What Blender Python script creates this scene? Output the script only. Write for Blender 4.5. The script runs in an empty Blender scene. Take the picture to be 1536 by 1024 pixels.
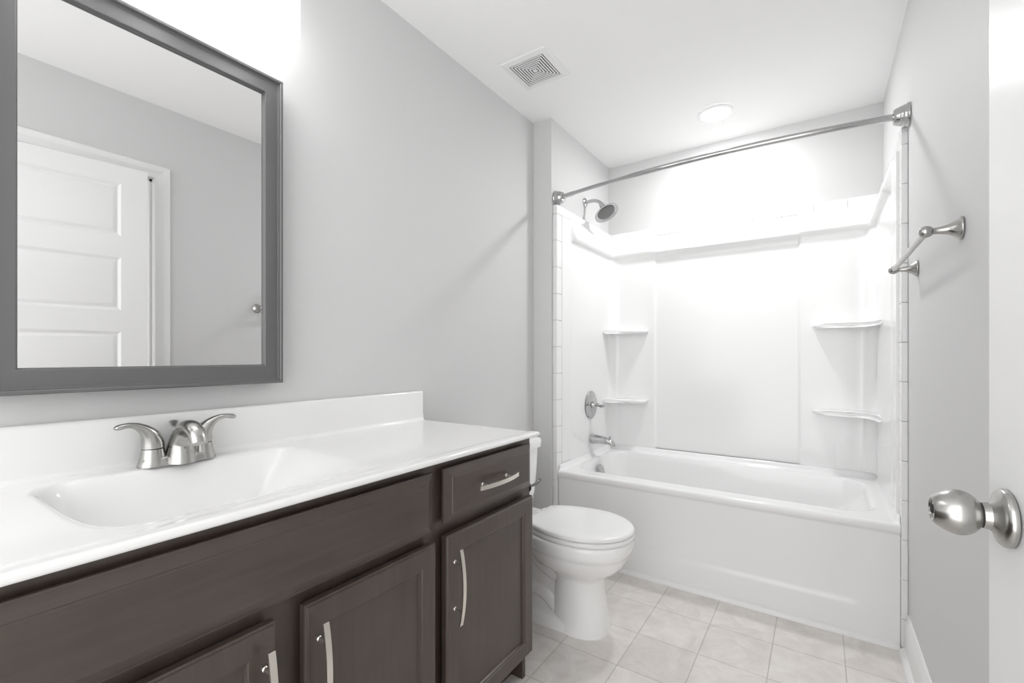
import bpy, bmesh, math, random
from mathutils import Vector, Matrix

# ------------------------------------------------------------------ camera, world, exposure
S = bpy.context.scene
COL = S.collection
PI = math.pi
random.seed(7)

FPX = 682.7                      # focal length in pixels of the 1536 px wide frame
cam_d = bpy.data.cameras.new('camera')
cam_d.sensor_width = 36.0
cam_d.sensor_fit = 'HORIZONTAL'
cam_d.lens = FPX * 36.0 / 1536.0
cam_d.shift_y = 22.0 / 1536.0    # horizon 22 px under the middle of the frame
cam_d.clip_start = 0.01
cam = bpy.data.objects.new('camera', cam_d)
COL.objects.link(cam)
cam.location = (1.372, 0.0, 1.12)
cam.rotation_euler = (PI / 2, 0, math.radians(34.1))
S.camera = cam

world = bpy.data.worlds.new('world')
S.world = world
world.use_nodes = True
world.node_tree.nodes['Background'].inputs[0].default_value = (1, 1, 1, 1)
world.node_tree.nodes['Background'].inputs[1].default_value = 2.45

S.view_settings.view_transform = 'Standard'
S.view_settings.look = 'None'
S.view_settings.exposure = 0.25
S.view_settings.gamma = 1.0
S.view_settings.use_curve_mapping = False
S.cycles.max_bounces = 14
S.cycles.diffuse_bounces = 10
S.cycles.glossy_bounces = 6
S.cycles.caustics_reflective = False
S.cycles.caustics_refractive = False
S.cycles.sample_clamp_indirect = 6.0

CAN_STRENGTH = 195.0        # shower can light
SHADE_STRENGTH = 4.5       # frosted shades of the vanity light

# ------------------------------------------------------------------ room sizes (metres)
CEIL = 2.462
XR = 1.648                 # right wall
YB = 3.088                 # back wall of the tub alcove
XA, YA = 0.117, 2.250      # alcove's left wall and the face of the stub wall
YN = -0.62                 # room's open end behind the camera, unwalled so fill light enters
CT = 0.860                 # counter height


# ------------------------------------------------------------------ materials
def new_mat(name):
    m = bpy.data.materials.new(name)
    m.use_nodes = True
    nt = m.node_tree
    return m, nt, nt.nodes['Principled BSDF']


def simple(name, col, rough=0.5, metal=0.0, coat=0.0, bump=0.0, bscale=300.0, spec=0.5, var=0.0, vscale=4.0):
    m, nt, b = new_mat(name)
    b.inputs['Base Color'].default_value = (*col, 1)
    b.inputs['Roughness'].default_value = rough
    b.inputs['Metallic'].default_value = metal
    b.inputs['Coat Weight'].default_value = coat
    b.inputs['Coat Roughness'].default_value = 0.08
    b.inputs['Specular IOR Level'].default_value = spec
    tc = nt.nodes.new('ShaderNodeTexCoord')
    if var > 0:
        n = nt.nodes.new('ShaderNodeTexNoise')
        n.inputs['Scale'].default_value = vscale
        n.inputs['Detail'].default_value = 5
        nt.links.new(tc.outputs['Object'], n.inputs['Vector'])
        r = nt.nodes.new('ShaderNodeValToRGB')
        r.color_ramp.elements[0].position = 0.3
        r.color_ramp.elements[1].position = 0.7
        r.color_ramp.elements[0].color = (*[c * (1 - var) for c in col], 1)
        r.color_ramp.elements[1].color = (*[min(1, c * (1 + var)) for c in col], 1)
        nt.links.new(n.outputs['Fac'], r.inputs['Fac'])
        nt.links.new(r.outputs['Color'], b.inputs['Base Color'])
    if bump > 0:
        n = nt.nodes.new('ShaderNodeTexNoise')
        n.inputs['Scale'].default_value = bscale
        n.inputs['Detail'].default_value = 3
        nt.links.new(tc.outputs['Object'], n.inputs['Vector'])
        bp = nt.nodes.new('ShaderNodeBump')
        bp.inputs['Strength'].default_value = bump
        bp.inputs['Distance'].default_value = 0.001
        nt.links.new(n.outputs['Fac'], bp.inputs['Height'])
        nt.links.new(bp.outputs['Normal'], b.inputs['Normal'])
    return m


def emitter(name, col, strength):
    m, nt, b = new_mat(name)
    b.inputs['Base Color'].default_value = (0.9, 0.9, 0.9, 1)
    b.inputs['Emission Color'].default_value = (*col, 1)
    b.inputs['Emission Strength'].default_value = strength
    return m


def brushed(name, col, rough):
    """metal with very fine brushing"""
    m, nt, b = new_mat(name)
    b.inputs['Base Color'].default_value = (*col, 1)
    b.inputs['Metallic'].default_value = 1.0
    tc = nt.nodes.new('ShaderNodeTexCoord')
    n = nt.nodes.new('ShaderNodeTexNoise')
    n.inputs['Scale'].default_value = 900
    n.inputs['Detail'].default_value = 1
    nt.links.new(tc.outputs['Object'], n.inputs['Vector'])
    mr = nt.nodes.new('ShaderNodeMapRange')
    mr.inputs['To Min'].default_value = rough * 0.92
    mr.inputs['To Max'].default_value = rough * 1.08
    nt.links.new(n.outputs['Fac'], mr.inputs['Value'])
    nt.links.new(mr.outputs['Result'], b.inputs['Roughness'])
    return m


def wood_mat(name, along):
    """dark stained wood, grain running along one axis"""
    m, nt, b = new_mat(name)
    tc = nt.nodes.new('ShaderNodeTexCoord')
    mp = nt.nodes.new('ShaderNodeMapping')
    sc = [60, 60, 60]
    sc['xyz'.index(along)] = 5
    mp.inputs['Scale'].default_value = sc
    nt.links.new(tc.outputs['Object'], mp.inputs['Vector'])
    n = nt.nodes.new('ShaderNodeTexNoise')
    n.inputs['Scale'].default_value = 1.0
    n.inputs['Detail'].default_value = 6
    n.inputs['Distortion'].default_value = 0.6
    nt.links.new(mp.outputs['Vector'], n.inputs['Vector'])
    n2 = nt.nodes.new('ShaderNodeTexNoise')
    n2.inputs['Scale'].default_value = 7
    n2.inputs['Detail'].default_value = 3
    nt.links.new(tc.outputs['Object'], n2.inputs['Vector'])
    mx = nt.nodes.new('ShaderNodeMath')
    mx.operation = 'ADD'
    nt.links.new(n.outputs['Fac'], mx.inputs[0])
    nt.links.new(n2.outputs['Fac'], mx.inputs[1])
    mx2 = nt.nodes.new('ShaderNodeMath')
    mx2.operation = 'MULTIPLY'
    mx2.inputs[1].default_value = 0.5
    nt.links.new(mx.outputs[0], mx2.inputs[0])
    r = nt.nodes.new('ShaderNodeValToRGB')
    r.color_ramp.elements[0].position = 0.3
    r.color_ramp.elements[1].position = 0.72
    r.color_ramp.elements[0].color = (0.047, 0.0338, 0.0285, 1)
    r.color_ramp.elements[1].color = (0.080, 0.0590, 0.050, 1)
    nt.links.new(mx2.outputs[0], r.inputs['Fac'])
    nt.links.new(r.outputs['Color'], b.inputs['Base Color'])
    b.inputs['Roughness'].default_value = 0.30
    b.inputs['Specular IOR Level'].default_value = 0.65
    bp = nt.nodes.new('ShaderNodeBump')
    bp.inputs['Strength'].default_value = 0.08
    bp.inputs['Distance'].default_value = 0.001
    nt.links.new(n.outputs['Fac'], bp.inputs['Height'])
    nt.links.new(bp.outputs['Normal'], b.inputs['Normal'])
    return m


def tile_mat():
    m, nt, b = new_mat('floor_tile')
    tc = nt.nodes.new('ShaderNodeTexCoord')
    mp = nt.nodes.new('ShaderNodeMapping')
    T = 0.2287
    mp.inputs['Location'].default_value = (-0.5330 + 10 * T, -2.038 + 20 * T, 0)
    nt.links.new(tc.outputs['Object'], mp.inputs['Vector'])
    br = nt.nodes.new('ShaderNodeTexBrick')
    br.offset = 0.0
    br.squash = 1.0
    br.inputs['Scale'].default_value = 1.0
    br.inputs['Brick Width'].default_value = T
    br.inputs['Row Height'].default_value = T
    br.inputs['Mortar Size'].default_value = 0.0022
    br.inputs['Mortar Smooth'].default_value = 0.3
    br.inputs['Bias'].default_value = 0.0
    br.inputs['Color1'].default_value = (0.70, 0.675, 0.655, 1)
    br.inputs['Color2'].default_value = (0.77, 0.745, 0.72, 1)
    br.inputs['Mortar'].default_value = (0.53, 0.515, 0.50, 1)
    nt.links.new(mp.outputs['Vector'], br.inputs['Vector'])
    n = nt.nodes.new('ShaderNodeTexNoise')
    n.inputs['Scale'].default_value = 9
    n.inputs['Detail'].default_value = 8
    n.inputs['Roughness'].default_value = 0.62
    n.inputs['Distortion'].default_value = 1.2
    nt.links.new(tc.outputs['Object'], n.inputs['Vector'])
    r = nt.nodes.new('ShaderNodeValToRGB')
    r.color_ramp.elements[0].position = 0.32
    r.color_ramp.elements[1].position = 0.66
    r.color_ramp.elements[0].color = (0.86, 0.845, 0.83, 1)
    r.color_ramp.elements[1].color = (1.04, 1.035, 1.03, 1)
    nt.links.new(n.outputs['Fac'], r.inputs['Fac'])
    mx = nt.nodes.new('ShaderNodeMix')
    mx.data_type = 'RGBA'
    mx.blend_type = 'MULTIPLY'
    mx.inputs[0].default_value = 1.0
    nt.links.new(br.outputs['Color'], mx.inputs[6])
    nt.links.new(r.outputs['Color'], mx.inputs[7])
    nt.links.new(mx.outputs[2], b.inputs['Base Color'])
    b.inputs['Roughness'].default_value = 0.38
    inv = nt.nodes.new('ShaderNodeMath')
    inv.operation = 'SUBTRACT'
    inv.inputs[0].default_value = 1.0
    nt.links.new(br.outputs['Fac'], inv.inputs[1])
    bp = nt.nodes.new('ShaderNodeBump')
    bp.inputs['Strength'].default_value = 0.5
    bp.inputs['Distance'].default_value = 0.0015
    nt.links.new(inv.outputs[0], bp.inputs['Height'])
    nt.links.new(bp.outputs['Normal'], b.inputs['Normal'])
    return m


M = {}
M['wall'] = simple('wall_paint', (0.625, 0.625, 0.625), 0.62, bump=0.05, bscale=260, spec=0.3)
M['ceil'] = simple('ceiling_paint', (0.87, 0.87, 0.87), 0.85, bump=0.06, bscale=220, spec=0.2)
M['trim'] = simple('trim_paint', (0.80, 0.80, 0.80), 0.35)
M['door'] = simple('door_paint', (0.77, 0.77, 0.77), 0.28)
M['fibre'] = simple('gloss_acrylic', (0.81, 0.81, 0.81), 0.14)
M['marble'] = simple('cultured_marble', (0.81, 0.81, 0.805), 0.10, var=0.012, vscale=3)
M['china'] = simple('vitreous_china', (0.90, 0.90, 0.90), 0.07, coat=0.4)
M['plastic'] = simple('seat_plastic', (0.84, 0.84, 0.84), 0.16)
M['vent'] = simple('vent_plastic', (0.80, 0.80, 0.80), 0.4)
M['dark'] = simple('dark_cavity', (0.03, 0.03, 0.03), 0.8)
M['black'] = simple('black_gap', (0.012, 0.012, 0.012), 0.6)
M['nickel'] = brushed('brushed_nickel', (0.46, 0.455, 0.44), 0.24)
M['chrome'] = brushed('polished_chrome', (0.52, 0.52, 0.52), 0.10)
M['pull'] = brushed('satin_pull', (0.80, 0.76, 0.70), 0.30)
M['frame'] = simple('mirror_frame_grey', (0.15, 0.15, 0.15), 0.42, metal=0.35, bump=0.04, bscale=400)
M['glass'] = simple('mirror_silver', (0.90, 0.90, 0.90), 0.0, metal=1.0)
M['woodv'] = wood_mat('dark_wood_upright', 'z')
M['woodh'] = wood_mat('dark_wood_level', 'y')
M['tile'] = tile_mat()
M['can'] = emitter('can_lens', (1.0, 1.0, 1.0), CAN_STRENGTH)
M['shade'] = emitter('frosted_shade', (1.0, 1.0, 1.0), SHADE_STRENGTH)
M['liner'] = emitter('frosted_shade_inside', (1.0, 1.0, 1.0), 2.0)
M['gun'] = brushed('dark_metal', (0.13, 0.13, 0.13), 0.25)
M['rubber'] = simple('nozzle_face', (0.16, 0.16, 0.16), 0.5)


# ------------------------------------------------------------------ mesh builder
class MB:
    def __init__(self):
        self.v, self.f = [], []

    def add(self, vs, fs):
        o = len(self.v)
        self.v += [tuple(p) for p in vs]
        self.f += [tuple(i + o for i in q) for q in fs]
        return self

    def box(self, x0, x1, y0, y1, z0, z1):
        return self.add([(x0, y0, z0), (x1, y0, z0), (x1, y1, z0), (x0, y1, z0),
                         (x0, y0, z1), (x1, y0, z1), (x1, y1, z1), (x0, y1, z1)],
                        [(3, 2, 1, 0), (4, 5, 6, 7), (0, 1, 5, 4), (1, 2, 6, 5), (2, 3, 7, 6), (3, 0, 4, 7)])

    def loft(self, rings, closed=True, cap0=True, cap1=True):
        n = len(rings[0])
        vs = [p for r in rings for p in r]
        fs = []
        for i in range(len(rings) - 1):
            for j in range(n if closed else n - 1):
                k = (j + 1) % n
                fs.append((i * n + j, i * n + k, (i + 1) * n + k, (i + 1) * n + j))
        if cap0:
            fs.append(tuple(reversed(range(n))))
        if cap1:
            fs.append(tuple((len(rings) - 1) * n + j for j in range(n)))
        return self.add(vs, fs)

    def lathe(self, prof, origin, axis, n=40, cap0=True, cap1=True):
        """prof: (distance along the axis, radius)"""
        a = Vector(axis).normalized()
        u = a.orthogonal().normalized()
        w = a.cross(u)
        o = Vector(origin)
        rings = []
        for d, r in prof:
            r = max(r, 1e-5)
            rings.append([o + a * d + (u * math.cos(2 * PI * k / n) + w * math.sin(2 * PI * k / n)) * r for k in range(n)])
        return self.loft(rings, True, cap0, cap1)

    def sweep(self, pts, rad, n=20, side=None, cap=True):
        """tube through pts; rad: one (r1, r2) or r per point; side = preferred first axis of the section"""
        P = [Vector(p) for p in pts]
        rings = []
        ref = Vector(side) if side else None
        u = None
        for i, p in enumerate(P):
            t = (P[min(i + 1, len(P) - 1)] - P[max(i - 1, 0)]).normalized()
            if ref is not None:
                u = (ref - t * ref.dot(t)).normalized()
            elif u is None:
                u = t.orthogonal().normalized()
            else:
                u = (u - t * u.dot(t)).normalized()
            w = t.cross(u)
            r = rad[i] if isinstance(rad, (list, tuple)) else rad
            r1, r2 = r if isinstance(r, (list, tuple)) else (r, r)
            rings.append([p + u * (r1 * math.cos(2 * PI * k / n)) + w * (r2 * math.sin(2 * PI * k / n)) for k in range(n)])
        return self.loft(rings, True, cap, cap)

    def grid(self, rows):
        n = len(rows[0])
        vs = [p for r in rows for p in r]
        fs = []
        for i in range(len(rows) - 1):
            for j in range(n - 1):
                fs.append((i * n + j, i * n + j + 1, (i + 1) * n + j + 1, (i + 1) * n + j))
        return self.add(vs, fs)

    def build(self, name, m, parent=None, smooth=35, bevel=0.0, seg=2, fix=True, loc=None):
        me = bpy.data.meshes.new(name)
        me.from_pydata(self.v, [], self.f)
        if fix:
            bm = bmesh.new()
            bm.from_mesh(me)
            bmesh.ops.remove_doubles(bm, verts=bm.verts, dist=1e-6)
            bmesh.ops.recalc_face_normals(bm, faces=bm.faces)
            bm.to_mesh(me)
            bm.free()
        me.materials.append(m)
        if smooth:
            me.polygons.foreach_set('use_smooth', [True] * len(me.polygons))
            me.set_sharp_from_angle(angle=math.radians(smooth))
        me.update()
        o = bpy.data.objects.new(name, me)
        COL.objects.link(o)
        if parent:
            o.parent = parent
        if loc:
            o.location = loc
        if bevel > 0:
            b = o.modifiers.new('bevel', 'BEVEL')
            b.width = bevel
            b.segments = seg
            b.limit_method = 'ANGLE'
            b.angle_limit = math.radians(40)
            b.harden_normals = False
            me.polygons.foreach_set('use_smooth', [True] * len(me.polygons))
            me.set_sharp_from_angle(angle=math.radians(40))
        return o


def structure(o):
    o['kind'] = 'structure'
    return o


def thing(name, label, cat, loc=(0, 0, 0), group=None):
    o = bpy.data.objects.new(name, None)
    o.empty_display_size = 0.05
    COL.objects.link(o)
    o.location = loc
    o['label'] = label
    o['category'] = cat
    if group:
        o['group'] = group
    return o


def sstep(t):
    t = max(0.0, min(1.0, t))
    return t * t * (3 - 2 * t)


def lin(a, b, n):
    return [a + (b - a) * i / (n - 1) for i in range(n)]


def catmull(pts, sub=6):
    """smooth path through pts (tuples of any length)"""
    out = []
    n = len(pts)
    for i in range(n - 1):
        p0, p1, p2, p3 = pts[max(i - 1, 0)], pts[i], pts[i + 1], pts[min(i + 2, n - 1)]
        for k in range(sub):
            t = k / sub
            out.append(tuple(0.5 * (2 * b + (c - a) * t + (2 * a - 5 * b + 4 * c - d) * t * t + (3 * b - a - 3 * c + d) * t ** 3)
                             for a, b, c, d in zip(p0, p1, p2, p3)))
    out.append(tuple(pts[-1]))
    return out


# ------------------------------------------------------------------ the setting
W = 0.12
# doorway in the right wall
DY0, DY1, DZ = 0.171, 0.942, 2.070
structure(MB().box(-W, XR + 1.2, YN - W, YB + W, -0.08, 0).build('floor', M['tile']))
structure(MB().box(-W, XR + 1.2, YN - W, YB + W, CEIL, CEIL + 0.08).build('ceiling', M['ceil']))
structure(MB().box(-W, 0, YN - W, YB + W, 0, CEIL).build('wall_left', M['wall']))
structure(MB().box(0, XA, YA, YB, 0, CEIL).build('wall_alcove', M['wall']))
structure(MB().box(0, XR, YB, YB + W, 0, CEIL).build('wall_back', M['wall']))
structure(MB().box(XR + 1.1, XR + 1.2, YN - W, YB + W, 0, CEIL).build('hall_light_blocker', M['wall']))  # added unseen; with the widened ceiling it keeps light off the door gap
wr = MB()
wr.box(XR, XR + W, DY1, YB + W, 0, CEIL)
wr.box(XR, XR + W, YN - W, DY0, 0, CEIL)
wr.box(XR, XR + W, DY0, DY1, DZ, CEIL)
structure(wr.build('wall_right', M['wall']))


def casing_profile(w):
    return [(0, 0), (0, 0.010), (0.006, 0.016), (w * 0.42, 0.0155), (w * 0.52, 0.012), (w * 0.86, 0.009), (w, 0.006), (w, 0)]


# door casing: mitred profile swept round the opening, outer edge first
cw = 0.066
mb = MB()
for side in (0, 1):
    ys = 1 if side else -1
    yin = DY1 if side else DY0
    r0, r1 = [], []
    for a, t in casing_profile(cw):
        off = cw - a
        r0.append((XR - t, yin + ys * off, 0.0))
        r1.append((XR - t, yin + ys * off, DZ + off))
    mb.loft([r0, r1], True)
r0, r1 = [], []
for a, t in casing_profile(cw):
    off = cw - a
    r0.append((XR - t, DY0 - off, DZ + off))
    r1.append((XR - t, DY1 + off, DZ + off))
mb.loft([r0, r1], True)
# jamb lining and stops
mb.box(XR, XR + W, DY1 - 0.0010, DY1 - 0.0001, 0, DZ)
mb.box(XR + 0.040, XR + 0.052, DY1 - 0.012, DY1, 0, DZ)
mb.box(XR + 0.040, XR + 0.052, DY0, DY0 + 0.012, 0, DZ)
mb.box(XR + 0.040, XR + 0.052, DY0, DY1, DZ - 0.012, DZ)
structure(mb.build('trim_1', M['trim']))


def baseboard(name, p0, p1, nrm):
    """profile swept from p0 to p1 along the wall, nrm pointing into the room"""
    prof = [(0, 0), (0.030, 0), (0.030, 0.006), (0.026, 0.016), (0.018, 0.022), (0.0135, 0.024), (0.0135, 0.105), (0.0115, 0.118),
            (0.0075, 0.128), (0.0055, 0.146), (0.003, 0.150), (0, 0.150)]
    a = [Vector((p0[0] + nrm[0] * d, p0[1] + nrm[1] * d, z)) for d, z in prof]
    b = [Vector((p1[0] + nrm[0] * d, p1[1] + nrm[1] * d, z)) for d, z in prof]
    return structure(MB().loft([a, b], True).build(name, M['trim']))


baseboard('baseboard_right', (XR, DY1 + cw), (XR, 2.245), (-1, 0))
baseboard('baseboard_left', (0, 1.345), (0, YA), (1, 0))
baseboard('baseboard_alcove', (0.02, YA), (XA, YA), (0, -1))

# quarter round along the foot of the tub
a, b = [], []
for d, z in [(0, 0), (0.020, 0), (0.0195, 0.006), (0.016, 0.014), (0.010, 0.019), (0, 0.021)]:
    a.append((0.150, 2.2795 - d, z))
    b.append((XR - 0.023, 2.2795 - d, z))
structure(MB().loft([a, b], True).build('trim_2', M['trim']))

# ------------------------------------------------------------------ the door, a little ajar
hinge = (XR - 0.002, 0.178)
DW, DH, DT = 0.711, 2.050, 0.035
ang = math.asin(0.082 / DW)
door = bpy.data.objects.new('door_1', None)
COL.objects.link(door)
door.location = (hinge[0], hinge[1], 0.010)
door.rotation_euler = (0, 0, ang)
structure(door)


def nested(y0, y1, z0, z1, prof, X, sgn=1.0):
    """loops of a panelled front in the y-z plane: prof = (inset, height towards the viewer)"""
    rings = []
    for ins, h in prof:
        rings.append([(X + sgn * h, y0 + ins, z0 + ins), (X + sgn * h, y1 - ins, z0 + ins),
                      (X + sgn * h, y1 - ins, z1 - ins), (X + sgn * h, y0 + ins, z1 - ins)])
    return rings


mb = MB()
st = 0.104
ptop = [1.964 - 0.366 * k for k in range(5)]
pan = [(t - 0.262, t) for t in ptop]
# solid body with raised fields inside recessed panels, room side at x = 0 (towards -x)
ycuts = [0, st, DW - st, DW]
zcuts = [0] + [z for p in reversed(pan) for z in p] + [DH]
for i in range(3):
    for j in range(len(zcuts) - 1):
        is_panel = (i == 1 and j % 2 == 1)
        ya, yb, za, zb = ycuts[i], ycuts[i + 1], zcuts[j], zcuts[j + 1]
        if not is_panel:
            mb.add([(0, ya, za), (0, yb, za), (0, yb, zb), (0, ya, zb)], [(0, 1, 2, 3)])
        else:
            mb.loft(nested(ya, yb, za, zb, [(0, 0), (0.006, 0.003), (0.012, 0.008), (0.017, 0.008), (0.030, 0.003), (0.034, 0.0025)], 0),
                    True, False, True)
mb.add([(0, 0, 0), (0, DW, 0), (0, DW, DH), (0, 0, DH), (DT, 0, 0), (DT, DW, 0), (DT, DW, DH), (DT, 0, DH)],
       [(4, 7, 6, 5), (0, 1, 5, 4), (1, 2, 6, 5), (2, 3, 7, 6), (3, 0, 4, 7)])
slab = mb.build('door_leaf', M['door'], door, smooth=20)
kn = bpy.data.objects.new('door_knob', None)
COL.objects.link(kn)
kn.parent = door
kn.location = (0, DW - 0.053, 0.904)
kn.rotation_euler = (0, 0, -ang * 0.6)
MB().lathe([(0, 0.0360), (0.003, 0.0366), (0.006, 0.0360), (0.009, 0.0335), (0.0115, 0.0275), (0.014, 0.0215), (0.018, 0.0172), (0.026, 0.0158)],
           (0, 0, 0), (-1, 0, 0), 48).build('rose', M['nickel'], kn, smooth=30)
prof = [(0.0255, 0.0150), (0.0268, 0.0150)]
egg = [(0.0268, 0.0165), (0.030, 0.0205), (0.0345, 0.0248), (0.040, 0.0277), (0.046, 0.0291), (0.052, 0.0288), (0.058, 0.0270),
       (0.064, 0.0240), (0.069, 0.0205), (0.0725, 0.0175), (0.0738, 0.0160), (0.0738, 0.0145), (0.0718, 0.0130)]
MB().lathe(prof + catmull(egg[:-3], 3) + egg[-3:], (0, 0, 0), (-1, 0, 0), 48).build('knob', M['nickel'], kn, smooth=50)
MB().lathe([(0.0242, 0.0160), (0.0268, 0.0160)], (0, 0, 0), (-1, 0, 0), 40).build('neck_gap', M['black'], kn)
MB().lathe([(0.0700, 0.006), (0.0735, 0.006), (0.0742, 0.0045)], (0, 0, 0), (-1, 0, 0), 24).build('lock_button', M['dark'], kn)

# ------------------------------------------------------------------ vanity cabinet
XF = 0.535                     # face frame
YV0, YV1 = -0.410, 1.345
van = thing('vanity_cabinet', 'dark-stained wooden vanity cabinet under the white counter, with satin bar pulls', 'cabinet', (0, 0, 0))
mb = MB()
mb.box(0.003, XF - 0.018, YV1 - 0.018, YV1, 0, 0.8465)          # end panels, floor, toe kick
mb.box(0.003, XF - 0.018, YV0, YV0 + 0.018, 0, 0.8465)
mb.box(0.003, XF - 0.018, YV0 + 0.018, YV1 - 0.018, 0.10, 0.118)
mb.box(0.455, 0.470, YV0 + 0.018, YV1 - 0.018, 0, 0.10)
mb.build('carcass', M['woodv'], van, smooth=0)
mb = MB()
bays = [(-0.392, 0.032), (0.098, 0.425), (0.508, 0.833), (0.900, 1.302)]
ed = [YV0] + [q for b in bays for q in b] + [YV1]
for i in range(0, len(ed), 2):                                  # stiles
    if i == 4:
        mb.box(XF - 0.018, XF, ed[i], ed[i + 1], 0.140, 0.640)
    else:
        mb.box(XF - 0.018, XF, ed[i], ed[i + 1], 0.10, 0.8465)
for (z0, z1) in ((0.10, 0.140), (0.640, 0.690), (0.808, 0.8465)):  # rails
    for (y0, y1) in ((bays[0][0], bays[0][1]), (bays[1][0], bays[2][1]), (bays[3][0], bays[3][1])):
        if z0 > 0.60:
            mb.box(XF - 0.018, XF, y0, y1, z0, z1)
        else:
            mb.box(XF - 0.018, XF, y0, y1, z0, z1)
mb.build('face_frame', M['woodv'], van, smooth=0)

SLAB = [(0, 0), (0, 0.0070), (0.003, 0.0085), (0.0045, 0.0085), (0.0225, 0.0172), (0.0240, 0.0192), (0.0260, 0.0200)]
DOOR = [(0, 0), (0, 0.0155), (0.0035, 0.0165), (0.0050, 0.0195), (0.0065, 0.0200), (0.0475, 0.0200), (0.0490, 0.0175), (0.0530, 0.0165),
        (0.0550, 0.0105), (0.0580, 0.0100)]


def front(name, y0, y1, z0, z1, prof, m):
    return MB().loft(nested(y0, y1, z0, z1, prof, XF + 0.0115), True, True, True).build(name, m, van, smooth=0)


def pull(parent, c, along, half):
    """arched flat bar pull on two square posts; c = centre on the front face"""
    c = Vector(c)
    d = Vector((0, 1, 0)) if along == 'y' else Vector((0, 0, 1))
    s = Vector((0, 0, 1)) if along == 'y' else Vector((0, 1, 0))
    o = Vector((1, 0, 0))
    mb = MB()
    rings = []
    for t in lin(-1, 1, 25):
        lift = 0.022 + 0.012 * (1 - t * t)
        p = c + d * (t * half) + o * lift
        hw = 0.0062
        rings.append([p - s * hw, p + s * hw, p + s * hw + o * 0.0042, p - s * hw + o * 0.0042])
    mb.loft(rings)
    for t in (-0.62, 0.62):
        p = c + d * (t * half)
        h = 0.024 + 0.012 * (1 - t * t)
        mb.lathe([(0, 0.0055), (0.004, 0.0055), (0.006, 0.0040), (h, 0.0040)], p, o, 12)
    return mb.build('handle', M['pull'], parent, smooth=30)


fs = XF + 0.0115
dr1 = front('drawer', 0.888, 1.318, 0.678, 0.823, SLAB, M['woodh'])
pull(dr1, (fs + 0.020, 1.094, 0.752), 'y', 0.096)
ff = front('false_front', 0.058, 0.846, 0.670, 0.822, SLAB, M['woodh'])
dr0 = front('drawer', -0.400, 0.044, 0.678, 0.823, SLAB, M['woodh'])
pull(dr0, (fs + 0.020, -0.178, 0.752), 'y', 0.096)
d3 = front('door', 0.888, 1.318, 0.122, 0.648, DOOR, M['woodv'])
pull(d3, (fs + 0.020, 0.915, 0.512), 'z', 0.100)
d2 = front('door', 0.494, 0.848, 0.122, 0.646, DOOR, M['woodv'])
pull(d2, (fs + 0.020, 0.520, 0.512), 'z', 0.100)
d1 = front('door', 0.084, 0.438, 0.122, 0.646, DOOR, M['woodv'])
pull(d1, (fs + 0.020, 0.416, 0.512), 'z', 0.100)
d0 = front('door', -0.400, 0.044, 0.122, 0.648, DOOR, M['woodv'])
pull(d0, (fs + 0.020, 0.018, 0.512), 'z', 0.100)

# ------------------------------------------------------------------ countertop with moulded basin
top = thing('vanity_countertop', 'glossy white vanity countertop with moulded basin and backsplash on the dark cabinet', 'countertop', (0, 0, 0))
XC, YC0, YC1 = 0.577, -0.425, 1.348
BX0, BX1, BY0, BY1 = 0.078, 0.520, 0.197, 0.738


def basin_drop(x, y):
    # rounded rectangle: distance inside the rim, with gentler slopes at the front and the ends
    r = 0.075
    cx, cy = (BX0 + BX1) / 2, (BY0 + BY1) / 2
    qx, qy = abs(x - cx) - ((BX1 - BX0) / 2 - r), abs(y - cy) - ((BY1 - BY0) / 2 - r)
    d = -(math.hypot(max(qx, 0), max(qy, 0)) + min(max(qx, qy), 0) - r)
    if d <= 0:
        return 0.0
    a = sstep(d / 0.075)
    fx = sstep((x - BX0) / 0.055) * sstep((BX1 - x) / 0.30) * 1.15
    fy = sstep((y - BY0) / 0.10) * sstep((BY1 - y) / 0.16)
    return 0.130 * min(a, fx * fy)


def counter_z(x, y):
    z = CT - basin_drop(x, y)
    if x < 0.031:                       # cove against the backsplash
        t = (0.031 - x) / 0.011
        z += 0.014 * min(1, t) ** 2.2
    # slightly raised drip edge along the front, rounded over
    e = XC - x
    if e < 0.050:
        z += 0.0022 * sstep((0.050 - e) / 0.026)
    e = min(XC - x, YC1 - y)
    if e < 0.010:
        z -= 0.010 - math.sqrt(max(0, 0.010 ** 2 - (0.010 - e) ** 2))
    return z


xs = [0.002, 0.010, 0.020, 0.024, 0.028, 0.032, 0.036, 0.040, 0.045, 0.055, 0.065] + lin(0.072, 0.520, 80) + [0.525] + lin(0.529, 0.553, 14) + \
     [XC - q for q in (0.0205, 0.016, 0.010, 0.008, 0.006, 0.004, 0.0025, 0.0012, 0.0004, 0)]
ys = [YC0, -0.3, -0.1, 0.1, 0.17] + lin(0.190, 0.750, 100) + [0.78, 0.9, 1.1, 1.25, 1.32] + [YC1 - q for q in (0.010, 0.008, 0.006, 0.004, 0.0025, 0.0012, 0.0004, 0)]
rows = []
for y in ys:
    row = [(x, y, counter_z(x, y)) for x in xs]
    row += [(XC, y, 0.852), (XC - 0.002, y, 0.8488), (XC - 0.005, y, 0.8475)]
    rows.append(row)
low = [(p[0], YC1, min(p[2], CT) if i < len(xs) else p[2]) for i, p in enumerate(rows[-1])]
end = [(p[0], YC1, 0.8475 if i < len(xs) + 2 else p[2]) for i, p in enumerate(rows[-1])]
rows.append(end)
mb = MB().grid(rows)
xb = [x for x in xs if x < XC - 0.006] + [XC - 0.005]
under = [[(x, y, min(0.8475, counter_z(x, y) - 0.012) if y < 1.0 else 0.8475) for x in xb] for y in ys]
mb.grid([list(reversed(r)) for r in under])
mb.add([rows[0][k] for k in range(len(rows[0]))] + list(reversed(under[0][:-1])), [tuple(range(len(rows[0]) + len(xb) - 1))])
mb.add([r[0] for r in rows] + [r[0] for r in reversed(under)], [tuple(range(2 * len(ys)))])
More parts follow.
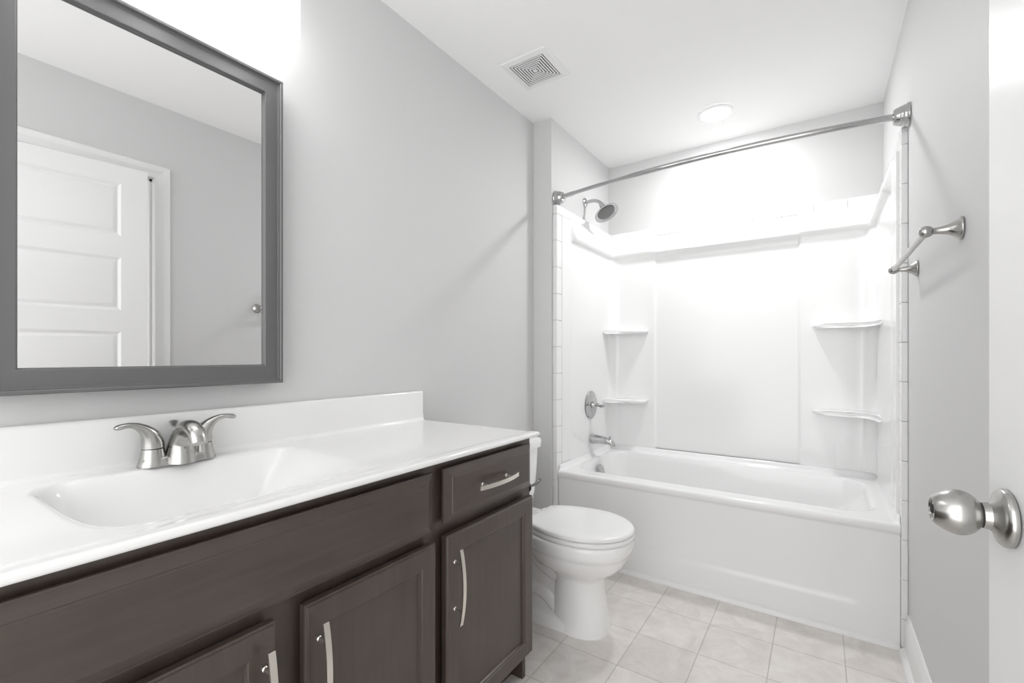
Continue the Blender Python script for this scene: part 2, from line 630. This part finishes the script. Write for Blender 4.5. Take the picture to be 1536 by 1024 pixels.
mb.build('counter_slab', M['marble'], top, smooth=40)
mb = MB()
prof = [(0.002, CT + 0.0005), (0.022, CT + 0.0005), (0.0205, 0.890), (0.0200, 0.9690), (0.0185, 0.9745), (0.0150, 0.9770), (0.002, 0.9770)]
mb.loft([[(x, YC0, z) for x, z in prof], [(x, YC1 + 0.0, z) for x, z in prof[:0]] or [(x, YC1 - 0.002 + (0.006 if z < 0.88 else 0), z) for x, z in prof]])
mb.build('backsplash', M['marble'], top, smooth=40, bevel=0.003)

# ------------------------------------------------------------------ faucet
FX, FY, FZ = 0.062, 0.468, CT + 0.0005
fa = thing('sink_faucet', 'brushed nickel two-handle centerset faucet behind the vanity basin', 'faucet', (FX, FY, FZ))


def stadium(hl, hw, z, n=12):
    out = []
    for k in range(n + 1):
        t = -PI / 2 + PI * k / n
        out.append((hw * math.cos(t + PI / 2), hl - hw + hw * math.sin(t + PI / 2), z))
    for k in range(n + 1):
        t = PI / 2 + PI * k / n
        out.append((hw * math.cos(t + PI / 2), -(hl - hw) + hw * math.sin(t + PI / 2), z))
    return out


mb = MB().loft([stadium(0.082, 0.029, 0), stadium(0.0815, 0.0285, 0.006), stadium(0.078, 0.025, 0.018), stadium(0.074, 0.020, 0.0215)])
for s in (-1, 1):
    mb.lathe([(0.002, 0.0295), (0.008, 0.0285), (0.022, 0.0250), (0.0405, 0.0222)], (0, s * 0.0515, 0), (0, 0, 1), 36)
mb.build('base', M['nickel'], fa, smooth=40)
pth = catmull([(0.012, 0, 0.004), (0.014, 0, 0.030), (0.022, 0, 0.058), (0.046, 0, 0.083), (0.076, 0, 0.089), (0.104, 0, 0.077), (0.117, 0, 0.057)], 6)
rr = catmull([(0.034, 0.042), (0.029, 0.036), (0.0250, 0.0285), (0.0225, 0.0215), (0.0205, 0.0175), (0.0185, 0.0155), (0.0170, 0.0140)], 6)
mb = MB().sweep(pth, [tuple(r) for r in rr], 28, side=(0, 1, 0))
mb.build('spout', M['nickel'], fa, smooth=50)
for s in (-1, 1):
    mb = MB()
    p = catmull([(0, s * 0.0515, 0.0425), (0, s * 0.0525, 0.058), (0.001, s * 0.058, 0.074), (0.003, s * 0.070, 0.0885), (0.006, s * 0.086, 0.0985),
                 (0.009, s * 0.102, 0.1020), (0.012, s * 0.119, 0.0995), (0.013, s * 0.126, 0.0975)], 5)
    r = catmull([(0.0222, 0.0222), (0.0215, 0.0215), (0.0195, 0.0180), (0.0150, 0.0120), (0.0105, 0.0078), (0.0090, 0.0060), (0.0092, 0.0062), (0.0055, 0.0038)], 5)
    mb.sweep(p, [tuple(q) for q in r], 24, side=(1, 0, 0))
    lv = mb.build('lever_handle', M['nickel'], fa, smooth=60)
    MB().lathe([(0.0400, 0.0212), (0.0430, 0.0212)], (0, s * 0.0515, 0), (0, 0, 1), 30).build('joint_line', M['black'], lv)
MB().lathe([(0.015, 0.0035), (0.085, 0.0035), (0.087, 0.006), (0.090, 0.0062), (0.094, 0.0095), (0.0975, 0.0100), (0.100, 0.0065), (0.101, 0.001)],
           (-0.028, 0, 0), (0, 0, 1), 20).build('lift_rod', M['nickel'], fa, smooth=40)

# ------------------------------------------------------------------ mirror
MY0, MY1, MZ0, MZ1 = 0.145, 0.736, 1.042, 1.930
mir = thing('framed_mirror', 'rectangular wall mirror in a wide grey frame above the vanity', 'mirror', (0, 0, 0))
prof = [(0, 0.001), (0, 0.055), (0.0025, 0.058), (0.0075, 0.058), (0.0095, 0.056), (0.011, 0.0500), (0.014, 0.0484), (0.022, 0.0488), (0.034, 0.0503), (0.046, 0.0527),
        (0.0495, 0.0530), (0.0510, 0.0520), (0.0518, 0.0465), (0.0540, 0.0430), (0.0540, 0.001)]
mb = MB().loft(nested(MY0, MY1, MZ0, MZ1, prof + prof[:1], 0), True, False, False)
mb.build('frame', M['frame'], mir, smooth=25)
MB().box(0.002, 0.0415, MY0 + 0.0543, MY1 - 0.0543, MZ0 + 0.0543, MZ1 - 0.0543).build('mirror_glass', M['glass'], mir, smooth=0)

# ------------------------------------------------------------------ vanity light
LX, LZ0, LZ1 = 0.128, 2.022, 2.190
vl = thing('vanity_light', 'three-shade wall light above the mirror, frosted white cylinder shades pointing down', 'light fixture', (0, 0.448, 2.25))
MB().box(0.002, 0.022, -0.30, 0.30, 0.0, 0.11).build('back_plate', M['nickel'], vl, bevel=0.004)
for k in (-1, 0, 1):
    yy = 0.231 * k
    mb = MB()
    mb.sweep(catmull([(0.018, yy, 0.055), (0.07, yy, 0.060), (0.115, yy, 0.045), (LX, yy, -0.005), (LX, yy, -0.045)], 5), 0.008, 14)
    mb.lathe([(-0.062, 0.030), (-0.035, 0.030), (-0.028, 0.012)], (LX, yy, 0), (0, 0, 1), 24)
    mb.build('arm', M['nickel'], vl)
    h0, h1 = LZ0 - 2.25, LZ1 - 2.25
    sh = MB().lathe([(h0, 0.0545), (h0, 0.0575), (h1 - 0.004, 0.0575), (h1, 0.0545), (h1, 0.020)], (LX, yy, 0), (0, 0, 1), 40, False, False).build('shade', M['shade'], vl)
    MB().lathe([(h0 + 0.0005, 0.0543), (h1 - 0.003, 0.0535), (h1 - 0.003, 0.018)], (LX, yy, 0), (0, 0, 1), 40, False, False).build('shade_lining', M['liner'], sh)

# ------------------------------------------------------------------ toilet
TY = 1.745
to = thing('toilet', 'white two-piece toilet with closed lid, between the dark vanity and the tub', 'toilet', (0, TY, 0))


def egg_ring(x0, x1, hw, z, n=44, p=2.35, blunt=0.0):
    """plan outline from x0 (back) to x1 (front); superellipse"""
    cx, hx = (x0 + x1) / 2, (x1 - x0) / 2
    out = []
    for k in range(n):
        t = 2 * PI * k / n
        c, s = math.cos(t), math.sin(t)
        out.append((cx + hx * math.copysign(abs(c) ** (2 / p), c), hw * math.copysign(abs(s) ** (2 / p), s), z))
    return out


mb = MB()
body = [(0.425, 0.664, 0.106, 0.000), (0.425, 0.664, 0.106, 0.006), (0.428, 0.658, 0.103, 0.030), (0.430, 0.648, 0.098, 0.090), (0.432, 0.640, 0.093, 0.160),
        (0.430, 0.640, 0.092, 0.205), (0.420, 0.650, 0.098, 0.228), (0.390, 0.676, 0.118, 0.245), (0.350, 0.708, 0.146, 0.266), (0.325, 0.728, 0.162, 0.290),
        (0.310, 0.740, 0.171, 0.318), (0.305, 0.744, 0.174, 0.330), (0.300, 0.750, 0.1785, 0.334), (0.290, 0.755, 0.1820, 0.350), (0.285, 0.757, 0.1830, 0.372), (0.285, 0.755, 0.1815, 0.384),
        (0.292, 0.748, 0.176, 0.388)]
mb.loft([egg_ring(*b) for b in body])
# foot plinth running back to the wall, waisted trapway above it
mb.loft([egg_ring(0.110, 0.640, 0.106, 0, p=4), egg_ring(0.112, 0.636, 0.104, 0.030, p=4), egg_ring(0.120, 0.630, 0.097, 0.042, p=4), egg_ring(0.130, 0.62, 0.085, 0.046, p=4)])
mb.sweep(catmull([(0.560, 0, 0.250), (0.470, 0, 0.215), (0.400, 0, 0.235), (0.340, 0, 0.275), (0.280, 0, 0.265), (0.245, 0, 0.200), (0.235, 0, 0.120), (0.23, 0, 0.03)], 5),
         [(0.076, 0.062)] * 36, 24, side=(0, 1, 0))
mb.sweep(catmull([(0.46, 0, 0.05), (0.40, 0, 0.10), (0.33, 0, 0.115), (0.25, 0, 0.10), (0.2, 0, 0.04)], 5), [(0.066, 0.045)] * 21, 20, side=(0, 1, 0))
mb.loft([egg_ring(0.14, 0.56, 0.055, 0.03, p=4), egg_ring(0.16, 0.58, 0.050, 0.12, p=4), egg_ring(0.22, 0.60, 0.050, 0.24, p=4)])
# deck that carries the tank
mb.loft([egg_ring(0.050, 0.420, 0.100, 0.270, p=3.5), egg_ring(0.035, 0.43, 0.135, 0.320, p=4), egg_ring(0.030, 0.43, 0.160, 0.362, p=5),
         egg_ring(0.030, 0.43, 0.162, 0.376, p=5), egg_ring(0.034, 0.426, 0.158, 0.3805, p=5)])
mb.build('bowl', M['china'], to, smooth=50)
# seat ring, lid and hinges
SX0, SX1, SHW = 0.330, 0.762, 0.183


def seat_ring(grow, z):
    """round-front outline with a straight back edge"""
    out = []
    n = 56
    xb = SX0 - grow
    for k in range(n):
        t = -PI * 0.80 + 2 * PI * 0.80 * k / (n - 1)
        cx, rx = 0.548, SX1 - 0.548 + grow
        x = cx + (rx if math.cos(t) > 0 else (0.548 - xb) * 1.235) * math.cos(t)
        out.append((max(x, xb), (SHW + grow) * math.sin(t), z))
    return out


mb = MB().loft([seat_ring(-0.004, 0.3895), seat_ring(0.0, 0.393), seat_ring(0.0, 0.404), seat_ring(-0.004, 0.4085)])
mb.build('seat', M['plastic'], to, smooth=50)
mb = MB().loft([seat_ring(-0.006, 0.4115), seat_ring(-0.001, 0.414), seat_ring(-0.001, 0.4235), seat_ring(-0.004, 0.4275), seat_ring(-0.012, 0.4298),
                seat_ring(-0.060, 0.4310), seat_ring(-0.12, 0.4318)])
mb.build('lid', M['plastic'], to, smooth=60)
for s in (-1, 1):
    MB().sweep([(0.318, s * 0.058, 0.408), (0.318, s * 0.090, 0.408)], 0.011, 18).build('hinge', M['plastic'], to, bevel=0.003)
    MB().box(0.285, 0.330, s * 0.074 - 0.014, s * 0.074 + 0.014, 0.381, 0.403).build('hinge_foot', M['plastic'], to, bevel=0.004)


def tank_ring(z, x0, x1, hw, p=7):
    return egg_ring(x0, x1, hw, z, 48, p)


mb = MB().loft([tank_ring(0.3825, 0.060, 0.175, 0.150, 5), tank_ring(0.392, 0.042, 0.190, 0.178, 6), tank_ring(0.412, 0.028, 0.201, 0.196), tank_ring(0.450, 0.022, 0.208, 0.207),
                tank_ring(0.560, 0.018, 0.212, 0.220), tank_ring(0.668, 0.016, 0.214, 0.229)])
mb.build('tank', M['china'], to, smooth=50)
mb = MB().loft([tank_ring(0.6690, 0.012, 0.222, 0.236), tank_ring(0.672, 0.008, 0.227, 0.241), tank_ring(0.700, 0.006, 0.229, 0.244), tank_ring(0.712, 0.010, 0.225, 0.240),
                tank_ring(0.717, 0.030, 0.205, 0.220)])
mb.build('tank_lid', M['china'], to, smooth=50)
mb = MB().lathe([(0, 0.013), (0.006, 0.013), (0.009, 0.008), (0.018, 0.007)], (0.2135, -0.165, 0.615), (1, 0, 0), 20)
mb.sweep(catmull([(0.230, -0.170, 0.615), (0.236, -0.140, 0.611), (0.238, -0.100, 0.604)], 5), [(0.006, 0.004)] * 11, 12)
mb.build('flush_lever', M['chrome'], to)

# ------------------------------------------------------------------ toilet paper holder on the vanity's end
tp = thing('toilet_paper_holder', 'small dark metal paper holder post on the vanity end in front of the toilet tank', 'toilet paper holder', (0.520, YV1, 0.662))
MB().lathe([(0.0005, 0.020), (0.006, 0.020), (0.010, 0.013), (0.014, 0.008)], (0, 0, 0), (0, 1, 0), 28).build('rose', M['gun'], tp)
MB().sweep(catmull([(0, 0.008, 0), (0, 0.050, -0.004), (0, 0.084, 0.000), (-0.001, 0.099, 0.006)], 5), [0.0055] * 16, 14).build('post', M['gun'], tp)

# ------------------------------------------------------------------ bathtub
TX0, TX1, TY0, TY1 = 0.148, XR - 0.0215, 2.268, 3.056
RIM = 0.476
tub = thing('bathtub', 'glossy white alcove bathtub with panelled apron inside the white shower surround', 'bathtub', (0, 0, 0))
IX0, IX1, IY0, IY1 = 0.205, 1.560, 2.366, 2.972


def tub_drop(x, y):
    r = 0.11
    cx, cy = (IX0 + IX1) / 2, (IY0 + IY1) / 2
    qx, qy = abs(x - cx) - ((IX1 - IX0) / 2 - r), abs(y - cy) - ((IY1 - IY0) / 2 - r)
    d = -(math.hypot(max(qx, 0), max(qy, 0)) + min(max(qx, qy), 0) - r)
    if d <= 0:
        return 0.0
    a = sstep(0.5 * min(1, d / 0.085) + 0.5 * min(1, d / 0.085) ** 0.6) if d < 0.085 else 1.0
    ramp = min(1.0, max(0.0, (IX1 + 0.005 - x) / 0.27))
    return 0.355 * min(a, 0.06 + 0.94 * ramp ** 0.9)


def tub_z(x, y):
    z = RIM - tub_drop(x, y)
    e = min(x - TX0, TX1 - x, TY1 - y)
    if e < 0.022:
        z += 0.029 * (1 - sstep(e / 0.020))
    return z


xs = [TX0, TX0 + 0.004, TX0 + 0.008, TX0 + 0.012, TX0 + 0.016, TX0 + 0.022, 0.19, 0.2] + lin(0.205, 0.330, 28)[:-1] + lin(0.330, 1.250, 60)[:-1] + lin(1.250, 1.565, 50) + \
     [1.58, 1.59, TX1 - 0.022, TX1 - 0.016, TX1 - 0.012, TX1 - 0.008, TX1 - 0.004, TX1]
ysb = [2.292, 2.31, 2.335, 2.355] + lin(2.364, 2.475, 28)[:-1] + lin(2.475, 2.865, 24)[:-1] + lin(2.865, 2.976, 28) + [2.99, 3.01, TY1 - 0.022, TY1 - 0.016, TY1 - 0.012, TY1 - 0.008,
                                                                                                      TY1 - 0.004, TY1]


def apron_y(x, z):
    # shallow recessed field with soft edges
    return 2.2800 + 0.005 * sstep((z - 0.120) / 0.030) * sstep((0.42 - z) / 0.20) * sstep((x - 0.22) / 0.12) * sstep((1.510 + 0.12 * (z - 0.13) - x) / 0.035)


rows = []
for x in xs:
    xe = max(x, TX0 + 0.0)
    col = [(x, apron_y(x, z), z) for z in [0, 0.03, 0.06, 0.09, 0.105, 0.115] + lin(0.12, 0.155, 10) + [0.2, 0.25, 0.3, 0.35] + lin(0.368, 0.402, 9) + [0.415, 0.428]]
    col += [(x, 2.2795, 0.434), (x, 2.276, 0.439), (x, 2.271, 0.443), (x, 2.268, 0.450), (x, 2.268, 0.461)]
    for k in range(1, 7):
        t = PI / 2 * k / 6
        col.append((x, 2.282 - 0.014 * math.cos(t), 0.462 + 0.014 * math.sin(t)))
    col += [(x, y, tub_z(x, y)) for y in ysb]
    rows.append(col)
mb = MB().grid(rows)
# closed ends
for r in (rows[0], rows[-1]):
    mb.add([r[0]] + r[1:-1] + [r[-1], (r[-1][0], r[-1][1], 0)], [tuple(range(len(r) + 1))])
mb.build('tub_shell', M['fibre'], tub, smooth=60, fix=False)
nrm = Vector((1, 0, 0.30)).normalized()
ov = MB().lathe([(0, 0.036), (0.007, 0.036), (0.0105, 0.033), (0.012, 0.026), (0.012, 0.001)], (0.240, 2.655, 0.412), nrm, 32)
ov.build('overflow_plate', M['chrome'], tub, smooth=40)

# ------------------------------------------------------------------ shower surround
su = thing('shower_surround', 'glossy white moulded shower surround with corner shelves and tile-pattern border round the tub', 'shower surround', (0, 0, 0))
RB = 0.10
path = []          # (point, normal, region value)
y = 2.326
ysamp = lin(2.326, 2.415, 4) + lin(2.420, 2.460, 12) + lin(2.50, YB - RB, 10)
for y in ysamp:
    path.append((XA, y, 1, 0, 'L'))
for k in range(1, 13):
    t = PI / 2 * k / 12
    path.append((XA + RB - RB * math.cos(t), YB - RB + RB * math.sin(t), math.cos(t), -math.sin(t), 'C' if k < 12 else 'B'))
xb = lin(XA + RB + 0.02, 0.440, 6) + lin(0.448, 0.468, 8) + lin(0.50, 1.24, 12) + lin(1.264, 1.284, 8) + lin(1.30, XR - RB - 0.02, 6)
for x in xb:
    path.append((x, YB, 0, -1, 'B'))
for k in range(0, 13):
    t = PI / 2 * k / 12
    path.append((XR - RB + RB * math.sin(t), YB - RB + RB * math.cos(t), -math.sin(t), -math.cos(t), 'C'))
for y in reversed(ysamp[:-1]):
    path.append((XR, y, -1, 0, 'R'))
ZL = 1.812


def thick(px, py, reg, z):
    base = 0.022
    # lip of the ledge and the sloping band above it
    pts = [(0.40, base), (1.770, base), (1.786, base + 0.004), (1.797, base + 0.014), (1.803, base + 0.030), (1.808, base + 0.036), (1.815, base + 0.0375),
           (1.822, base + 0.035), (1.832, base + 0.028), (1.850, base + 0.022), (1.918, base + 0.004), (1.95, base + 0.003)]
    ti = pts[-1][1]
    for (z0, t0), (z1, t1) in zip(pts, pts[1:]):
        if z0 <= z <= z1:
            ti = t0 + (t1 - t0) * (z - z0) / (z1 - z0)
            break
    if reg == 'B' or reg == 'C':
        colw = 1 - sstep((px - 0.450) / 0.016) * sstep((1.282 - px) / 0.016)
        lip = max(0, 1 - abs(z - 1.808) / 0.022)
        return ti + 0.011 * colw * (1 - lip)
    pil = 1 - sstep((py - 2.424) / 0.030)
    return (ti + 0.011 * (1 - max(0, 1 - abs(z - 1.808) / 0.022))) * (1 - pil) + 0.0290 * pil


zs = lin(0.5055, 1.76, 12) + [1.770, 1.778, 1.786, 1.792, 1.797, 1.800, 1.803, 1.8055, 1.808, 1.8115, 1.815, 1.8185, 1.822, 1.827, 1.832, 1.841, 1.850, 1.875, 1.90, 1.918, 1.9245]
rows = []
for (px, py, nx, ny, reg) in path:
    col = [(px + nx * 0.001, py + ny * 0.001, zs[0])]
    for z in zs:
        t = thick(px, py, reg, z)
        col.append((px + nx * t, py + ny * t, z))
    col.append((px + nx * 0.001, py + ny * 0.001, zs[-1]))
    rows.append(col)
mb = MB().grid(rows)
for r in (rows[0], rows[-1]):
    mb.add(r, [tuple(range(len(r)))])
mb.build('wall_panel', M['fibre'], su, smooth=50, fix=False)

# border moulded like small tiles
mb = MB()
g = 0.0006
tl = 0.1505
zt0, zt1 = 1.9255, 1.976


def tiles_v(x0, x1):
    z = zt0
    while z > 0.004:
        z0 = max(z - tl, 0.003)
        mb.box(x0, x1, 2.2655, 2.3245, z0 + g, z - g)
        z -= tl


tiles_v(XA + 0.0005, XA + 0.0275)
tiles_v(XR - 0.0205, XR - 0.0005)
mb.box(XR - 0.0205, XR - 0.0005, 2.2655, 2.3245, zt1 + g, 1.9915)


def tiles_run(p0, p1, n_out, th):
    L = (Vector(p1) - Vector(p0)).length
    n = max(1, round(L / tl))
    d = (Vector(p1) - Vector(p0)).normalized()
    nn = Vector(n_out)
    for k in range(n):
        a = Vector(p0) + d * (L * k / n + g)
        b = Vector(p0) + d * (L * (k + 1) / n - g)
        pts = [a + nn * 0.0005, b + nn * 0.0005, b + nn * th, a + nn * th]
        r0 = [(p.x, p.y, zt0 + 0.001) for p in pts]
        r1 = [(p.x, p.y, zt1) for p in pts]
        mb.loft([r0, r1])


tiles_run((XA, 2.2655, 0), (XA, YB - 0.028, 0), (1, 0, 0), 0.0275)
tiles_run((XR, 2.2655, 0), (XR, YB - 0.028, 0), (-1, 0, 0), 0.0205)
tiles_run((XA, YB, 0), (XR, YB, 0), (0, -1, 0), 0.026)
mb.build('tile_border', M['fibre'], su, bevel=0.0022, seg=2)


def shelf(outline, z):
    """outline: plan points (closed); rounded nosing"""
    c = Vector((sum(p[0] for p in outline) / len(outline), sum(p[1] for p in outline) / len(outline)))

    def ring(ins, zz):
        out = []
        for p in outline:
            v = Vector(p) - c
            out.append((c.x + v.x * (1 - ins / max(v.length, 0.01)), c.y + v.y * (1 - ins / max(v.length, 0.01)), zz))
        return out
    return MB().loft([ring(0.022, z - 0.024), ring(0.007, z - 0.020), ring(0.0015, z - 0.014), ring(0, z - 0.009), ring(0.0015, z - 0.004), ring(0.006, z - 0.001), ring(0.012, z)])


xl, yb, xr = XA + 0.030, YB - 0.030, XR - 0.030
left_o = [(xl - 0.004, yb + 0.004), (xl - 0.004, 2.905)]
left_o += catmull([(xl + 0.008, 2.905), (xl + 0.045, 2.925), (xl + 0.100, 2.945), (0.34, 2.955), (0.385, 2.965), (0.408, 2.990), (0.415, 3.030)], 4) + [(0.415, yb + 0.004)]
right_o = [(xr + 0.004, yb + 0.004), (1.335, yb + 0.004)]
right_o += catmull([(1.335, 3.030), (1.342, 2.990), (1.365, 2.965), (1.410, 2.955), (1.47, 2.953), (1.53, 2.948), (1.574, 2.930), (1.598, 2.885), (1.609, 2.83), (xr - 0.002, 2.765)], 4) + \
    [(xr + 0.004, 2.765)]
for z in (1.294, 0.828):
    shelf(left_o, z).build('corner_shelf', M['fibre'], su, smooth=50)
    shelf(right_o, z).build('corner_shelf', M['fibre'], su, smooth=50)

# ------------------------------------------------------------------ shower fittings
sv = thing('shower_valve', 'round chrome shower valve plate with lever handle above the tub spout', 'shower valve', (XA + 0.034, 2.707, 0.808))
MB().lathe([(0, 0.086), (0.003, 0.088), (0.007, 0.085), (0.010, 0.070), (0.011, 0.058), (0.014, 0.054), (0.017, 0.040)], (0, 0, 0), (1, 0, 0), 48).build('escutcheon', M['chrome'], sv, smooth=25)
mb = MB().lathe([(0.012, 0.024), (0.034, 0.022), (0.037, 0.018)], (0, 0, 0), (1, 0, 0), 28)
mb.sweep(catmull([(0.020, 0, 0.004), (0.045, -0.006, 0.004), (0.066, -0.014, -0.002), (0.080, -0.020, -0.004), (0.098, -0.028, 0.002), (0.106, -0.032, 0.004)], 4),
         [(r, r) for (r,) in catmull([(0.016,), (0.013,), (0.007,), (0.0095,), (0.009,), (0.004,)], 4)], 16)
mb.build('lever_handle', M['chrome'], sv, smooth=50)

ts = thing('tub_spout', 'chrome tub spout with diverter knob over the bathtub end', 'tub spout', (XA + 0.0335, 2.715, 0.590))
pth = catmull([(0.0, 0, 0), (0.05, 0, -0.001), (0.10, 0, -0.004), (0.130, 0, -0.011), (0.146, 0, -0.024), (0.150, 0, -0.036)], 5)
rr = catmull([(0.027, 0.030), (0.026, 0.027), (0.0245, 0.0225), (0.0225, 0.019), (0.0205, 0.0155), (0.019, 0.0135)], 5)
MB().sweep(pth, [tuple(q) for q in rr], 26, side=(0, 1, 0)).build('spout_body', M['chrome'], ts, smooth=50)
MB().lathe([(0, 0.004), (0.010, 0.004), (0.012, 0.007), (0.019, 0.0075), (0.021, 0.004)], (0.128, 0, 0.006), (0, 0, 1), 16).build('diverter_knob', M['chrome'], ts)

sh = thing('showerhead', 'chrome bell-shaped shower head on a curved arm high in the alcove', 'shower head', (XA, 2.690, 2.108))
MB().lathe([(0.0005, 0.030), (0.004, 0.030), (0.010, 0.022), (0.013, 0.013)], (0, 0, 0), (1, 0, 0), 32).build('flange', M['chrome'], sh)
MB().sweep(catmull([(0.006, 0, 0), (0.045, 0, 0.002), (0.080, 0, -0.004), (0.108, -0.004, -0.022), (0.124, -0.008, -0.046)], 6), 0.0105, 18).build('arm', M['chrome'], sh, smooth=50)
ax = Vector((0.52, -0.16, -0.84)).normalized()
hd = MB().lathe([(-0.010, 0.014), (0.000, 0.0165), (0.008, 0.016), (0.012, 0.019), (0.026, 0.020), (0.034, 0.024), (0.046, 0.036), (0.056, 0.052), (0.064, 0.068), (0.069, 0.0775),
                 (0.073, 0.0780), (0.0735, 0.0750), (0.066, 0.058), (0.064, 0.0545)], (0.120, -0.008, -0.040), ax, 44, True, False).build('bell', M['chrome'], sh, smooth=40)
MB().lathe([(0.060, 0.0550), (0.0665, 0.0550), (0.068, 0.052), (0.0685, 0.001)], (0.120, -0.008, -0.040), ax, 36).build('spray_face', M['rubber'], hd)

# curved shower rod
rod = thing('shower_rod', 'bowed chrome shower curtain rod spanning the tub alcove', 'curtain rod', (0, 0, 0))
RYL, RZL, RYR, RZR = 2.305, 2.024, 2.232, 2.020


def rod_p(t):
    x = XA + 0.02 + (XR - XA - 0.04) * t
    return (x, RYL + (RYR - RYL) * t - 0.072 * (1 - (2 * t - 1) ** 2), RZL + (RZR - RZL) * t)


pts = [rod_p(t) for t in lin(0.0, 1.0, 80)]
rad = []
for i, t in enumerate(lin(0.0, 1.0, 80)):
    rad.append(0.0125 if (t < 0.075 or t > 0.93) else (0.0105 if t < 0.30 else 0.0125))
MB().sweep(pts, rad, 22).build('rod', M['chrome'], rod, smooth=50)
for s, x, yy, zz in ((1, XA, RYL, RZL), (-1, XR, RYR, RZR)):
    MB().lathe([(0.0005, 0.0430), (0.004, 0.0435), (0.008, 0.042), (0.011, 0.0395), (0.017, 0.039), (0.021, 0.036), (0.028, 0.0355), (0.032, 0.033), (0.040, 0.031), (0.047, 0.026), (0.049, 0.014)],
               (x, yy, zz), (s, 0, 0), 44).build('flange', M['chrome'], rod, smooth=25)

# ------------------------------------------------------------------ towel bar
tb = thing('towel_bar', 'brushed nickel towel bar on flared posts on the right wall', 'towel bar', (XR, 0, 1.420))
for y in (1.472, 2.062):
    MB().lathe(catmull([(0.0005, 0.0265), (0.003, 0.0275), (0.006, 0.0265), (0.012, 0.0205), (0.022, 0.0135), (0.034, 0.0095), (0.046, 0.0078), (0.052, 0.0080)], 3) +
               [(0.054, 0.0105), (0.057, 0.0125), (0.061, 0.0138), (0.066, 0.0140), (0.071, 0.0128), (0.075, 0.0100), (0.078, 0.0055), (0.079, 0.0005)],
               (0, y, 0), (-1, 0, 0), 32).build('post', M['nickel'], tb, smooth=50)
MB().sweep([(-0.064, 1.472, 0), (-0.064, 1.75, 0), (-0.064, 2.062, 0)], 0.0080, 24).build('bar', M['nickel'], tb, smooth=50)

# ------------------------------------------------------------------ ceiling fan vent
ve = thing('ceiling_vent', 'square white exhaust vent with concentric slots in the ceiling', 'vent', (0.270, 1.822, CEIL))


def sq(h, z):
    return [(-h, -h, z), (h, -h, z), (h, h, z), (-h, h, z)]


MB().loft([sq(0.1190, -0.0005), sq(0.1190, -0.004), sq(0.1150, -0.0075), sq(0.0905, -0.0105), sq(0.0880, -0.0105), sq(0.0880, -0.0005), sq(0.1190, -0.0005)], True, False, False).build('cover', M['vent'], ve, smooth=0)
MB().box(-0.0878, 0.0878, -0.0878, 0.0878, -0.0078, -0.0006).build('slot_shade_plate', M['black'], ve, smooth=0)  # black plate paints the shade inside the vent slots
h = 0.0835
for k in range(6):
    MB().loft([sq(h, -0.0080), sq(h, -0.0100), sq(h - 0.0068, -0.0100), sq(h - 0.0068, -0.0080), sq(h, -0.0080)], True, False, False).build('louver', M['vent'], ve, smooth=0)
    h -= 0.0122
MB().box(-h, h, -h, h, -0.0100, -0.0080).build('center_plate', M['vent'], ve, smooth=0)

# ------------------------------------------------------------------ recessed can light over the tub
cl = thing('recessed_light', 'round glowing recessed light in the ceiling over the tub', 'ceiling light', (0.893, 2.712, CEIL))
MB().lathe([(0.0005, 0.095), (0.0045, 0.093), (0.008, 0.080), (0.008, 0.074), (0.0005, 0.072)], (0, 0, 0), (0, 0, -1), 48, False, False).build('trim_ring', M['trim'], cl)
MB().lathe([(0.002, 0.0735), (0.006, 0.070), (0.011, 0.052), (0.0135, 0.028), (0.0142, 0.001)], (0, 0, 0), (0, 0, -1), 40).build('lens', M['can'], cl, smooth=60)
